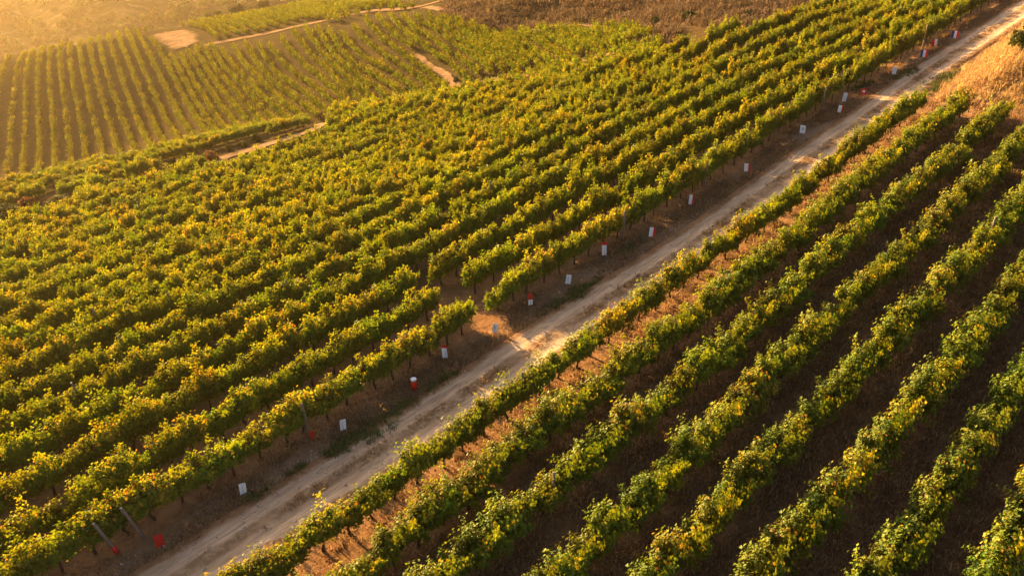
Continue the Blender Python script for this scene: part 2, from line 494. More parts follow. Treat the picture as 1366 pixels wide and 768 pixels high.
# dirt track: two wheel ruts and a low middle strip, draped on the ground
tu = np.arange(-12, 112, .3); tv = np.linspace(20.75, 24.15, 28)
TU, TV = np.meshgrid(tu, tv, indexing='ij')
TU, TVr = TU.ravel(), TV.ravel()
wander = .22 * np.sin(TU * .11 + .6) + .1 * np.sin(TU * .31)
tx, ty = uv2xy(TU, TVr + wander)
f = (TVr - 20.75) / 3.4
rel = -.055 * (np.exp(-((f - .31) / .09) ** 2) + np.exp(-((f - .69) / .09) ** 2)) + .02 * np.sin(TU * 2.7 + f * 9) * np.sin(f * 17 + TU)
tz = H(tx, ty) + .075 + rel * sst(0, .12, f) * sst(1, .88, f) - .13 * (sst(.06, 0, f) + sst(.94, 1, f))
me = mesh_np('dirt_track', np.stack([tx, ty, tz], 1), grid_faces(len(tu), len(tv)), M_TRACK, True)
a = me.attributes.new('tv', 'FLOAT', 'POINT'); a.data.foreach_set('value', f.astype(np.float32))
tag(link('dirt_track', me), kind='structure')

def strip_path(name, P, w, mat, lift=.07):
    """a path draped along plan points"""
    P = np.array(P, float)
    d = np.concatenate([[0], np.cumsum(np.hypot(*np.diff(P, axis=0).T))])
    s = np.arange(0, d[-1], .8)
    X = np.interp(s, d, P[:, 0]); Y = np.interp(s, d, P[:, 1])
    k = np.hanning(11); k /= k.sum()
    if len(s) > 30:
        X[5:-5] = np.convolve(X, k, 'valid'); Y[5:-5] = np.convolve(Y, k, 'valid')
    tx_, ty_ = np.gradient(X), np.gradient(Y); L = np.hypot(tx_, ty_) + 1e-9
    nx, ny = -ty_ / L, tx_ / L
    ww = np.broadcast_to(np.interp(s, d, w) if np.ndim(w) else w, s.shape)
    f = np.linspace(0, 1, 13)
    wob = .12 * np.sin(s * .7) + .1 * np.sin(s * 1.9 + 2)
    XX = X[:, None] + nx[:, None] * ((f - .5)[None] * ww[:, None] + wob[:, None]); YY = Y[:, None] + ny[:, None] * ((f - .5)[None] * ww[:, None] + wob[:, None])
    ZZ = H(XX.ravel(), YY.ravel()) + lift - .2 * np.tile(sst(.06, 0, f) + sst(.94, 1, f), len(s))
    me = mesh_np(name, np.stack([XX.ravel(), YY.ravel(), ZZ], 1), grid_faces(len(s), 13), mat, True)
    a = me.attributes.new('tv', 'FLOAT', 'POINT'); fe = .5 * sst(2.5, 0, np.minimum(s, s[-1] - s))[:, None]; ff = np.where(f < .5, np.minimum(f, .5 - fe), np.maximum(f, .5 + fe))
    a.data.foreach_set('value', ff.ravel().astype(np.float32))
    return tag(link(name, me), kind='structure'), np.stack([X, Y], 1)

def far_pts(L):
    A = np.array(L, float); x, y = far_xy(A[:, 0], A[:, 1]); return np.stack([x, y], 1)
paths_plan = []
o, p = strip_path('farm_path', far_pts([(262, 66), (300, 58), (362, 49), (440, 33), (500, 21), (560, 9), (600, 1), (640, -10)]), [2.0, 2.2, 2.6, 3, 4, 5, 5, 5], M_BARE); paths_plan.append((p, 1.6))
o, p = strip_path('terrace_road', far_pts([(560, 12), (620, 24), (700, 34), (760, 32), (830, 32), (900, 34), (960, 24)]), 2.0, M_BARE); paths_plan.append((p, 1.6))
ep = far_pts([(640, 108), (700, 98), (741, 91), (788, 79), (840, 65), (872, 56)])
o, p = strip_path('edge_path', ep, 1.5, M_BARE); edge_plan = p
mp_px = [(150, 262), (230, 238), (291, 214), (340, 199), (420, 176), (460, 160)]
ep = np.array([ground_hit(*q)[:2] for q in mp_px])
o, p = strip_path('plateau_path', ep, 2.0, M_BARE); plat_plan = p
o, p = strip_path('bare_strip', far_pts([(552, 71), (590, 98), (612, 116), (640, 135)]), [1.0, 1.5, 1.8, 1.8], M_BARE); paths_plan.append((p, 1.0))
o, p = strip_path('bare_clearing', far_pts([(222, 44), (236, 52), (252, 66)]), [9, 10, 6], M_BARE); paths_plan.append((p, 4.6))

def near_line(x, y, line):
    return np.sqrt(((np.stack([x, y], 1)[:, None] - line[None, ::2]) ** 2).sum(-1).min(1))

# wild shrubs: where they stand and how wide they spread in the picture
DARK, OLIVE, RUST, GREEN, STRAW = (.035, .05, .014), (.075, .08, .022), (.17, .085, .025), (.04, .075, .018), (.22, .16, .06)
SH = [(174, 222, 7, 6, DARK, 'round dark green bush alone on the far left plateau', None),
      (257, 209, 6, 8, DARK, 'small dark bush left of the rusty shrub by plateau path', None),
      (281, 207, 16, 9, RUST, 'wide rusty orange shrub beside the plateau path', None),
      (306, 196, 6, 7, OLIVE, 'small olive bush between rusty shrub and plateau path', None),
      (325, 190, 9, 7, OLIVE, 'low olive shrub touching the upper plateau path', None),
      (342, 182, 8, 9, DARK, 'dark green bush standing above the plateau path', None),
      (143, 244, 8, 7, GREEN, 'green bush amid the yellow vines, far left plateau', None),
      (230, 216, 7, 5, OLIVE, 'small olive bush between two dark bushes, far left', None),
      (82, 266, 24, 11, OLIVE, 'wide olive scrub patch with rusty top, left edge field', None),
      (14, 280, 26, 15, DARK, 'big dark scrub patch at the left edge of the frame', None),
      (38, 270, 18, 13, RUST, 'brownish shrub between the two scrub patches, left edge', None),
      (1356, 55, 17, 20, OLIVE, 'olive bush on top of the dry grass mound, upper right', None),
      (1268, 112, 9, 6, GREEN, 'low green bush at the foot of the dry grass mound', None),
      (1320, 122, 11, 5, OLIVE, 'low olive scrub on the flank of dry grass mound', None),
      (1297, 128, 8, 4, OLIVE, 'small olive clump below the dry grass mound', None),
      (872, 30, 12, 8, DARK, 'dark bush at the right end of far vine rows, top centre', 'far'),
      (920, 20, 15, 9, DARK, 'wide dark bush above the upper end of plateau rows', 'far'),
      (955, 24, 10, 7, OLIVE, 'olive bush at the upper edge of plateau rows', 'far'),
      (885, 38, 12, 8, RUST, 'rusty orange shrub below a dark bush, right of far rows', 'far'),
      (1000, 6, 14, 6, DARK, 'dark scrub at the very top, right of centre', 'far'),
      (608, 104, 5, 5, GREEN, 'green shrub at the lower end of the bare strip', 'far'),
      (548, 118, 10, 6, GREEN, 'leafy green shrub at the foot of the far rows', 'far')]
SHRUB_SPOTS = []
for px, py, hw, hh, base, lab, far in SH:
    if not far and px < 600:
        q = ground_hit(px, py + hh * .8); SHRUB_SPOTS.append((q[0], q[1], hw * float(project(q[0], q[1], q[2])[2]) / FPX))

# ------------------------------------------------------------------ grapevines
SPACE, ROW = 1.15, 2.5
VL, VR = 26.25, 19.88
ROT = math.atan2(CA, SA)
pl = []                                    # (side, row, u, v)
for k in range(1, 10):
    v = VR - (k - 1) * ROW
    for i, u in enumerate(np.arange(-6 + (k * .37) % 1, 57.0, SPACE)):
        pl.append((-1, k, u, v))
EDGE_U = [-60, 15, 39, 47, 56, 62, 65, 69.5, 74, 140]; EDGE_V = [90, 87, 85, 77, 68, 57, 49, 44.5, 43, 43]
for k in range(1, 28):
    v = VL + (k - 1) * ROW
    for i, u in enumerate(np.arange(-12 + (k * .53) % 1, 112, SPACE)):
        if v > np.interp(u, EDGE_U, EDGE_V): continue
        if k <= 4 and abs(u - 22.7 - .15 * k) < (.95, .85, .62, .3)[k - 1]: continue
        pl.append((1, k, u, v))
A = np.array(pl)
A[:, 2] += nr.normal(0, .09, len(A)); A[:, 3] += nr.normal(0, .05, len(A)) + .12 * np.sin(A[:, 2] * .23 + A[:, 1] * 1.7)
vx, vy = uv2xy(A[:, 2], A[:, 3]); vz = H(vx, vy)
ppx, ppy, pd = project(vx, vy, vz + 1.0)
ok = (ppx > -110) & (ppx < 1366 + 110) & (ppy > -90) & (ppy < 768 + 110) & (pd > 5)
ok &= nr.random(len(A)) > .004
kk = A[:, 0] * A[:, 1]
vd = np.hypot(vx, vy); fx_, fy_ = vx / vd, vy / vd
for st_ in (0, 2., 3.6, 5.): ok &= ~((kk > 8) & (ppx > 270) & (near_line(vx + fx_ * st_, vy + fy_ * st_, plat_plan) < 1.35))
for bx_, by_, br_ in SHRUB_SPOTS:
    for st_ in (0, 1.6, 3.0): ok &= ~((kk > 8) & (np.hypot(vx + fx_ * st_ - bx_, vy + fy_ * st_ - by_) < br_ * .9 + .5))
ok &= ~((kk > 8) & (near_line(vx, vy, plat_plan) < 1.4)) & ~((kk > 6) & (near_line(vx, vy, edge_plan) < 1.6))
A, vx, vy, vz, ppx, ppy, pd = A[ok], vx[ok], vy[ok], vz[ok], ppx[ok], ppy[ok], pd[ok]
NV = 14
CAN = [vine_canopy(100 + i, autumn=(0, .02, .04, .0, .12)[i % 5]) for i in range(NV)]
TRK = [vine_trunk(300 + i) for i in range(NV)]
def vine_var(k, row, u, g):
    sz = (g.uniform(.92, 1.14) * 1.24 if k > 0 else g.uniform(.9, 1.2) * 1.13) * (.72 if g.random() < .025 else 1) * (.7 if k > 20 else 1)
    return int(g.integers(0, NV)), (ROT + (math.pi if g.random() < .5 else 0) + g.normal(0, .06)), (g.uniform(.92, 1.1), g.uniform(.85, 1.12) * (.7 if k > 0 else .82 if k == -1 else .96), sz)
inframe = (ppx > -15) & (ppx < 1381) & (ppy > -10) & (ppy < 785)
score = np.where(inframe, 1, 0) * np.where((A[:, 0] > 0) & (A[:, 1] > 1), .72, 1.0) / pd
order = np.argsort(-score)
single = np.zeros(len(A), bool); single[order[:300]] = True
VAR = [vine_var(a[0] * a[1], a[1], a[2], nr) for a in A]
ORD = ['zeroth', 'first', 'second', 'third', 'fourth', 'fifth', 'sixth', 'seventh', 'eighth', 'ninth', 'tenth']
def nth(n):
    return str(n) + ('th' if 10 <= n % 100 <= 20 else {1: 'st', 2: 'nd', 3: 'rd'}.get(n % 10, 'th'))
rank = {}
for side in (-1, 1):
    for k in range(1, 11):
        idx = [i for i in range(len(A)) if A[i, 0] == side and A[i, 1] == k and inframe[i]]
        idx.sort(key=lambda i: A[i, 2])
        for q, i in enumerate(idx): rank[i] = q + 1
for i in np.nonzero(single)[0]:
    c, rz, sc = VAR[i]
    e = empty('grapevine', (vx[i], vy[i], vz[i]), rz); e.scale = sc
    side = 'left' if A[i, 0] > 0 else 'right'
    tag(e, 'leafy grapevine, %s from near end of %s row %s of dirt track' % (nth(rank[i]), ORD[int(A[i, 1])], side), 'grapevine', 'trellised grapevines beside the dirt track')
    link('trunk', TRK[c], None, e); link('foliage', CAN[c], None, e)

# the rest of the vines: too many to count, one object of instances
def hidden_collection(name, objs):
    c = bpy.data.collections.new(name)
    for i, (me) in enumerate(objs):
        o = bpy.data.objects.new('%s_%02d' % (name, i), me); c.objects.link(o)
    return c
def joined(name, a, b):
    """foliage and trunk of one vine in one mesh, for the far rows"""
    bm = bmesh.new(); bm.from_mesh(a); n0 = len(bm.faces)
    bm.from_mesh(b)
    bm.faces.ensure_lookup_table()
    for f in bm.faces[n0:]: f.material_index = 1
    me = bpy.data.meshes.new(name); bm.to_mesh(me); bm.free()
    me.materials.append(a.materials[0]); me.materials.append(b.materials[0])
    return me
def scatter(name, P, rot, scl, idx, coll):
    me = bpy.data.meshes.new(name)
    P = np.asarray(P, np.float32)
    me.vertices.add(len(P)); me.vertices.foreach_set('co', P.ravel())
    for nm, typ, key, val in (('srot', 'FLOAT_VECTOR', 'vector', rot), ('sscl', 'FLOAT_VECTOR', 'vector', scl)):
        a = me.attributes.new(nm, typ, 'POINT'); a.data.foreach_set(key, np.asarray(val, np.float32).ravel())
    a = me.attributes.new('sidx', 'INT', 'POINT'); a.data.foreach_set('value', np.asarray(idx, np.int32))
    o = link(name, me)
    ng = bpy.data.node_groups.new(name, 'GeometryNodeTree')
    ng.interface.new_socket('Geometry', in_out='INPUT', socket_type='NodeSocketGeometry')
    ng.interface.new_socket('Geometry', in_out='OUTPUT', socket_type='NodeSocketGeometry')
    N = ng.nodes; Lk = ng.links.new
    gi, go = N.new('NodeGroupInput'), N.new('NodeGroupOutput')
    ci = N.new('GeometryNodeCollectionInfo'); ci.inputs['Collection'].default_value = coll
    ci.inputs['Separate Children'].default_value = True; ci.inputs['Reset Children'].default_value = True
    ip = N.new('GeometryNodeInstanceOnPoints'); ip.inputs['Pick Instance'].default_value = True
    def na(n, t):
        x = N.new('GeometryNodeInputNamedAttribute'); x.data_type = t; x.inputs['Name'].default_value = n; return x.outputs['Attribute']
    e2r = N.new('FunctionNodeEulerToRotation')
    Lk(na('srot', 'FLOAT_VECTOR'), e2r.inputs[0])
    Lk(gi.outputs[0], ip.inputs['Points']); Lk(ci.outputs[0], ip.inputs['Instance'])
    Lk(e2r.outputs[0], ip.inputs['Rotation']); Lk(na('sscl', 'FLOAT_VECTOR'), ip.inputs['Scale']); Lk(na('sidx', 'INT'), ip.inputs['Instance Index'])
    Lk(ip.outputs[0], go.inputs[0])
    m = o.modifiers.new('scatter', 'NODES'); m.node_group = ng
    return o

VCOLL = hidden_collection('vine_kind', [joined('vine', CAN[i], TRK[i]) for i in range(NV)])
ri = np.nonzero(~single)[0]
o = scatter('vineyard_rows', np.stack([vx[ri], vy[ri], vz[ri]], 1), [(0, 0, VAR[i][1]) for i in ri], [VAR[i][2] for i in ri], [VAR[i][0] for i in ri], VCOLL)
tag(o, 'dense golden green vine rows filling the big field left of the track', 'vineyard', kind='stuff')

# far field: rows traced from its edge up the slope
LOW = [vine_canopy(500 + i, lobed=False, leaves=16, shoots=24, lsize=.21, autumn=.02 * (i % 3), mat=M_FARLEAF) for i in range(6)]
LCOLL = hidden_collection('far_vine_kind', [joined('far_vine', LOW[i], TRK[i]) for i in range(6)])
G1 = {-3: [(-28, 92), (-50, 150), (-75, 250)], 0: [(36, 71), (20, 115), (17, 162), (10, 236)], 3: [(73, 64), (69, 118), (76, 228)], 8: [(135, 52), (146, 102), (185, 208)],
      13: [(195, 40), (227, 91), (282, 190)], 15: [(228, 50), (258, 100), (308, 185)], 20: [(297, 63), (335, 108), (390, 168)], 24: [(362, 56), (402, 98), (462, 155)],
      30: [(456, 38), (500, 74), (575, 135)], 36: [(555, 20), (610, 60), (680, 112)], 41: [(648, 36), (700, 62), (765, 97)], 45: [(745, 40), (790, 58), (845, 78)], 49: [(835, 38), (865, 50), (900, 64)]}
G2 = {0: [(236, 34), (268, 56)], 5: [(278, 24), (335, 49)], 10: [(332, 12), (400, 38)], 16: [(400, 0), (480, 24)], 21: [(470, -12), (555, 8)]}
def guide_rows(G, step):
    ks = sorted(G)
    def res(L):
        L = np.array(L, float); d = np.linspace(0, 1, len(L)); s = np.linspace(0, 1, 12)
        c = np.polyfit(d, L, min(2, len(L) - 1)); return np.stack([np.polyval(c[:, 0], s), np.polyval(c[:, 1], s)], 1)
    Q = np.array([res(G[k]) for k in ks])
    out = []
    for k in np.arange(ks[0], ks[-1] + .01, step):
        row = np.array([[np.interp(k, ks, Q[:, i, j]) for j in (0, 1)] for i in range(12)]); row[:, 1] += 5.5   # the trace follows canopy tops
        x, y = far_xy(row[:, 0], row[:, 1])
        out.append(np.stack([x, y], 1))
    return out
fp, fr = [], []
for G in (G1, G2):
    for L in guide_rows(G, 1.0):
        d = np.concatenate([[0], np.cumsum(np.hypot(*np.diff(L, axis=0).T))])
        s = np.arange(0, d[-1], 1.25)
        X, Y = np.interp(s, d, L[:, 0]), np.interp(s, d, L[:, 1])
        an = np.arctan2(np.gradient(Y), np.gradient(X)) if len(s) > 2 else np.zeros(len(s))
        for q in range(len(s)): fp.append((X[q], Y[q])); fr.append(an[q])
fp = np.array(fp); fr = np.array(fr)
fp += nr.normal(0, .1, fp.shape)
keep = nr.random(len(fp)) > .03
for line, w in paths_plan: keep &= near_line(fp[:, 0], fp[:, 1], line) > w
keep &= near_line(fp[:, 0], fp[:, 1], edge_plan) > 1.2
fp, fr = fp[keep], fr[keep]
fz = H(fp[:, 0], fp[:, 1])
n = len(fp)
o = scatter('far_vineyard', np.stack([fp[:, 0], fp[:, 1], fz], 1), np.stack([np.zeros(n), np.zeros(n), fr], 1),
            np.stack([nr.uniform(.95, 1.15, n), nr.uniform(.55, .8, n), nr.uniform(.75, 1.0, n)], 1), nr.integers(0, 6, n), LCOLL)
tag(o, 'hazy vine rows running up the far slope beyond the plateau', 'vineyard', kind='stuff')

# ------------------------------------------------------------------ wooden posts
def post_mesh(seed):
    r = random.Random(seed); bm = bmesh.new()
    tube_bm(bm, [(0, 0, -.25), (r.uniform(-.01, .01), 0, .5), (r.uniform(-.015, .015), r.uniform(-.01, .01), 1.2), (0, 0, 1.86), (0, 0, 1.9)], [.062, .06, .057, .055, .045], 9, .06, r)
    return bm_mesh('shaft', bm, M_POST)
def wire_mesh():
    bm = bmesh.new()
    for z in (.75, 1.2, 1.6):
        pts = [(.066 * math.cos(a), .066 * math.sin(a), z) for a in np.linspace(0, 2 * math.pi, 9)]
        tube_bm(bm, pts, [.006] * 9, 4)
    return bm_mesh('wire_tie', bm, M_STAKE)
PM = [post_mesh(i) for i in range(4)]; WM = wire_mesh()
# (pixel at the foot, side, row, tilt, wording)
POSTS = [((157, 756), 1, 1, .22, 'leaning grey post at the near end of front vine row, red sleeve at foot'),
         ((193, 741), 1, 1, .22, 'leaning grey post beside the red folded card, front vine row'),
         ((413, 592), 1, 1, .06, 'upright grey post with small red tag beside it, front vine row'),
         ((830, 328), 1, 1, 0, 'upright pale grey post right of white card with red top'),
         ((938, 262), 1, 1, -.06, 'slightly curved grey post right of white and red card, front row'),
         ((1096, 158), 1, 1, .03, 'grey post left of the close pair of white and red flags'),
         ((1230, 62), 1, 1, .05, 'farthest grey post of the front row, near blue white red flag'),
         ((239, 612), 1, 2, .05, 'grey post in second row left of track, near bottom left'),
         ((736, 706), -1, 3, 0, 'dark grey post in third row right of track, bottom centre'),
         ((985, 468), -1, 3, 0, 'grey post in third row right of track, mid frame'),
         ((1312, 322), -1, 5, 0, 'grey post in fifth row right of track, near right edge'),
         ((697, 545), -1, 1, 0, 'dark post in first row right of track, mid frame'),
         ((176, 486), 1, 6, .12, 'grey post tip in sixth row left of track, left of frame'),
         ((118, 530), 1, 5, .14, 'grey post in fifth row left of track, left of frame'),
         ((131, 430), 1, 8, .1, 'grey post in eighth row left of track, left of frame'),
         ((246, 445), 1, 7, .1, 'grey post in seventh row left of track, beside sparse vines'),
         ((340, 345), 1, 9, .05, 'tall grey post in ninth row left of track, left of centre'),
         ((390, 445), 1, 5, .05, 'grey post in fifth row left of track, left of centre'),
         ((228, 320), 1, 13, .1, 'grey post tip in thirteenth row left of track'),
         ((197, 303), 1, 15, .12, 'thin grey post high in the left field'),
         ((473, 282), 1, 9, 0, 'grey post in ninth row left of track, centre of left field'),
         ((558, 205), 1, 12, 0, 'far grey post in the upper middle of left field'),
         ((721, 165), 1, 9, 0, 'far grey post in ninth row left of track'),
         ((1030, 150), 1, 2, 0, 'grey post in second row left of track, upper right'),
         ((986, 78), 1, 6, 0, 'far grey post in sixth row left of track, upper right'),
         ((655, 285), 1, 5, 0, 'grey post in fifth row left of track, centre of frame')]
for i, (pxy, side, row, tilt, lab) in enumerate(POSTS):
    v = VL + (row - 1) * ROW if side > 0 else VR - (row - 1) * ROW
    # slide along the row until the foot falls on the pixel column
    us = np.linspace(-10, 110, 1200); X, Y = uv2xy(us, np.full(1200, v + (-.5 if side > 0 and row == 1 else .0))); qx, qy, qd = project(X, Y, H(X, Y)); j = int(np.argmin(np.abs(qx - pxy[0]) + (qd < 5) * 1e6))
    if row > 5: j = int(np.argmin(np.hypot(qx - pxy[0], qy - pxy[1])))
    e = empty('wooden_post', (X[j], Y[j], H1(X[j], Y[j])), rng.uniform(0, 6))
    # lean along the row
    e.rotation_euler = (Matrix.Rotation(tilt, 4, Vector((0, 1, 0)))).to_euler() if False else (0, 0, 0)
    ax = Vector((-CA, SA, 0)) if side > 0 else Vector((0, 1, 0))
    e.rotation_euler = Matrix.Rotation(-tilt if side > 0 else tilt, 3, ax).to_euler()
    e.scale = (1, 1, 1.06 if row > 3 else 1.0)
    tag(e, lab, 'post', 'wooden trellis posts')
    link('shaft', PM[i % 4], None, e); link('wire_tie', WM, None, e)
    if i == 0:
        bm = bmesh.new(); tube_bm(bm, [(0, 0, .02), (0, 0, .2), (0, 0, .42)], [.10, .095, .09], 12)
        link('sleeve', bm_mesh('sleeve', bm, M_RED), None, e)['label'] = 'bright red plastic sleeve round the foot'

# ------------------------------------------------------------------ marker cards and flags along the track
def panel(name, x0, x1, z0, z1, mat, parent, fold=.02, lean=0.):
    """a thin bent card between x0..x1 and z0..z1"""
    bm = bmesh.new(); nx, nz = 5, 4
    g = {}
    for s in (0, 1):
        for i in range(nx):
            for j in range(nz):
                a, b = i / (nx - 1), j / (nz - 1)
                y = fold * math.sin(a * math.pi) + .015 * math.sin(b * 3 + a * 2) + (s - .5) * .008
                g[s, i, j] = bm.verts.new((x0 + (x1 - x0) * a + lean * b, y, z0 + (z1 - z0) * b))
    for i in range(nx - 1):
        for j in range(nz - 1):
            for s in (0, 1):
                q = [g[s, i, j], g[s, i + 1, j], g[s, i + 1, j + 1], g[s, i, j + 1]]
                bm.faces.new(q if s == 0 else q[::-1])
    for i in range(nx - 1):
        for j in (0, nz - 1): bm.faces.new([g[0, i, j], g[1, i, j], g[1, i + 1, j], g[0, i + 1, j]])
    for j in range(nz - 1):
        for i in (0, nx - 1): bm.faces.new([g[0, i, j], g[0, i, j + 1], g[1, i, j + 1], g[1, i, j]])
    return link(name, bm_mesh(name, bm, mat), None, parent)
MARK = [('red', 217, 724, 11, 16, 'bright red folded card beside the leaning posts, nearest on the left'),
        ('white', 327, 656, 9, 14, 'plain white card, nearest white one, lower left beside the track'),
        ('redsmall', 418, 581, 5, 11, 'small dark red tag beside the upright post in front row'),
        ('white', 459, 568, 8, 13, 'plain white card left of the green weeds on the verge'),
        ('can', 553, 514, 8, 13, 'red tube with white cap standing alone on the verge'),
        ('whitetop', 594, 472, 7, 12, 'white card with red tip at the break in the front row'),
        ('whiteprint', 660, 441, 7, 11, 'white card with pale green print, right of the row break'),
        ('redwhite', 708, 400, 6, 14, 'tall tag, red above and white below, under the vines'),
        ('white', 757, 376, 7, 11, 'plain white card on the verge at the centre of the picture'),
        ('whitetop', 806, 336, 6, 12, 'white card with dark red top just left of the grey post'),
        ('half', 869, 311, 8, 11, 'white and red card just right of the upright grey post'),
        ('half', 921, 268, 7, 11, 'white and red card left of the slightly curved post'),
        ('half', 996, 226, 8, 9, 'white and red card alone on the verge, upper right of centre'),
        ('whiteprint', 1069, 175, 7, 9, 'white card with faint print, below the close pair of markers'),
        ('half', 1119, 149, 7, 8, 'white and red flag just below a white card'),
        ('white', 1124, 133, 5, 10, 'narrow white card just above a white and red flag'),
        ('redprint', 1151, 124, 7, 7, 'small orange red square card with a pale mark'),
        ('white', 1191, 97, 5, 8, 'small white card high on the verge, upper right'),
        ('tri', 1231, 74, 9, 8, 'blue white red flag, nearer of the two tricolours'),
        ('redsmall', 1242, 60, 4, 6, 'tiny red tag beside a tiny white card, far up the verge'),
        ('white', 1247, 59, 3, 7, 'tiny white card beside a tiny red tag, far up the verge'),
        ('tri', 1272, 48, 9, 8, 'blue white red flag, farther of the two tricolours')]
for kind, px, py, w, h, lab in MARK:
    q = ground_hit(px, py + h * .5 + 3.)
    d = float(project(q[0], q[1], q[2])[2])
    W, Hh = w * d / FPX, h * d / FPX / .86
    z = H1(q[0], q[1])
    lift = 3.0 * d / FPX / .86
    e = empty('marker_card', (q[0], q[1], z), math.atan2(q[0], -q[1]) * .8 * -1 + rng.uniform(-.2, .2))
    e.rotation_euler.z = math.atan2(-q[0], q[1]) + rng.uniform(-.25, .25)
    tag(e, lab, 'marker', 'marker cards along the track verge')
    bm = bmesh.new(); tube_bm(bm, [(0, .012, -.15), (0, .012, lift + Hh * .5), (.0, .012, lift + Hh * .96)], [.006, .006, .005], 6)
    link('stake', bm_mesh('stake', bm, M_STAKE), None, e)
    ln = rng.uniform(-.05, .05)
    e.rotation_euler.x = -.22 if kind != 'can' else 0
    a, b, z0, z1 = -W / 2, W / 2, lift, lift + Hh
    if kind in ('red', 'redsmall'): panel('panel', a, b, z0, z1, M_RED, e, .05, ln)
    elif kind == 'white': panel('panel', a, b, z0, z1, M_WHITE, e, .02, ln)
    elif kind in ('whiteprint', 'redprint'):
        p = panel('panel', a, b, z0, z1, M_WHITE if kind[0] == 'w' else M_RED, e, .02, ln)
        panel('print', a * .45, b * .35, z0 + Hh * .42, z1 - Hh * .25, M_GREYM if kind[0] == 'w' else M_WHITE, e, 0., ln * .5).location.y = -.012
    elif kind == 'whitetop':
        panel('panel', a, b, z0, z1, M_WHITE, e, .02, ln); panel('red_tip', a * 1.25, b * 1.1, z1 + .004, z1 + Hh * .28, M_RED, e, .04, ln)
    elif kind == 'redwhite':
        panel('white_panel', a, b, z0, z0 + Hh * .45, M_WHITE, e, .02, 0); panel('red_panel', a * .9, b * .9, z0 + Hh * .45 + .004, z1, M_RED, e, .04, 0)
    elif kind == 'half':
        s = W * .14
        panel('white_panel', a, s, z0, z1, M_WHITE, e, .01, ln); panel('red_panel', s + .004, b, z0 - Hh * .06, z1, M_RED, e, .02, ln)
    elif kind == 'tri':
        panel('blue_panel', a, a + W / 3, z0, z1, M_BLUE, e, .01, ln); panel('white_panel', a + W / 3 + .003, b - W / 3, z0, z1, M_WHITE, e, .01, ln); panel('red_panel', b - W / 3 + .003, b, z0, z1, M_RED, e, .01, ln)
    elif kind == 'can':
        bm = bmesh.new(); tube_bm(bm, [(0, 0, z0 - .05), (0, 0, z0 + Hh * .5), (0, 0, z1 - .03)], [W * .46, W * .48, W * .46], 14); link('tube', bm_mesh('tube', bm, M_RED), None, e)
        bm = bmesh.new(); tube_bm(bm, [(0, 0, z1 - .03), (0, 0, z1 + .025), (0, 0, z1 + .04)], [W * .5, W * .5, W * .4], 14); link('cap', bm_mesh('cap', bm, M_WHITE), None, e)

# ------------------------------------------------------------------ shrubs and trees
def bush_mesh(seed, base, n=1600, lsize=.16, clumps=16, flat=.8, low=.25):
    g = np.random.default_rng(seed)
    c = g.normal(0, 1, (clumps, 3)); c /= np.linalg.norm(c, axis=1, keepdims=True); c *= g.uniform(.3, .78, (clumps, 1)); c[:, 2] = np.abs(c[:, 2]) * flat + low
    r = g.uniform(.22, .42, clumps)
    w = g.integers(0, clumps, n)
    d = g.normal(0, 1, (n, 3)); d /= np.linalg.norm(d, axis=1, keepdims=True)
    P = c[w] + d * (r[w] * g.uniform(.55, 1.05, n))[:, None]
    P[:, 2] = np.maximum(P[:, 2], .02)
    C = np.array(base) * g.uniform(.6, 1.35, (n, 1)) * (1 + g.normal(0, .08, (n, 3)))
    return leaf_cloud('crown', P, d, lsize * g.uniform(.6, 1.2, n), np.clip(C, 0, 1), M_SHRUB, False, g, .1)
def stem_mesh(seed, h=.6):
    r = random.Random(seed); bm = bmesh.new()
    for k in range(5):
        a = k * 1.3 + r.random(); s = .1 if k == 0 else .055
        tube_bm(bm, [(0, 0, -.15), (math.cos(a) * .1, math.sin(a) * .1, h * .4), (math.cos(a) * .4, math.sin(a) * .4, h)], [s, s * .7, s * .35], 6, .15, r)
    return bm_mesh('stem', bm, M_TRUNK)
for i, (px, py, hw, hh, base, lab, far) in enumerate(SH):
    q = ground_hit(px, py + hh * .8) if not far else None
    if far: x, y = far_xy(np.array([px]), np.array([py + hh * .8])); q = np.array([x[0], y[0], 0])
    z = H1(q[0], q[1]); d = float(project(q[0], q[1], z)[2])
    e = empty('shrub', (q[0], q[1], z - .05), rng.uniform(0, 6)); s = hw * d / FPX
    e.scale = (s, s * .9, max(.5 * s, 1.35 * hh * d / FPX))
    tag(e, lab, 'shrub', 'wild shrubs round the fields')
    big = s > 1.5
    link('crown', bush_mesh(900 + i, base, 2600 if big else 1500, .11 if big else .17, 22 if big else 14), None, e)
    link('stem', stem_mesh(950 + i), None, e)
TR = [(317, 12, 13, 'round dark tree on the skyline of the far field', 198, DARK, 24),
      (290, 16, 7, 'small olive tree left of the round dark tree', 200, OLIVE, 21),
      (277, 20, 5, 'smallest olive tree on the far skyline', 201, OLIVE, 24),
      (352, 4, 9, 'dark tree at the top edge, right of the round tree', 212, OLIVE, 13)]
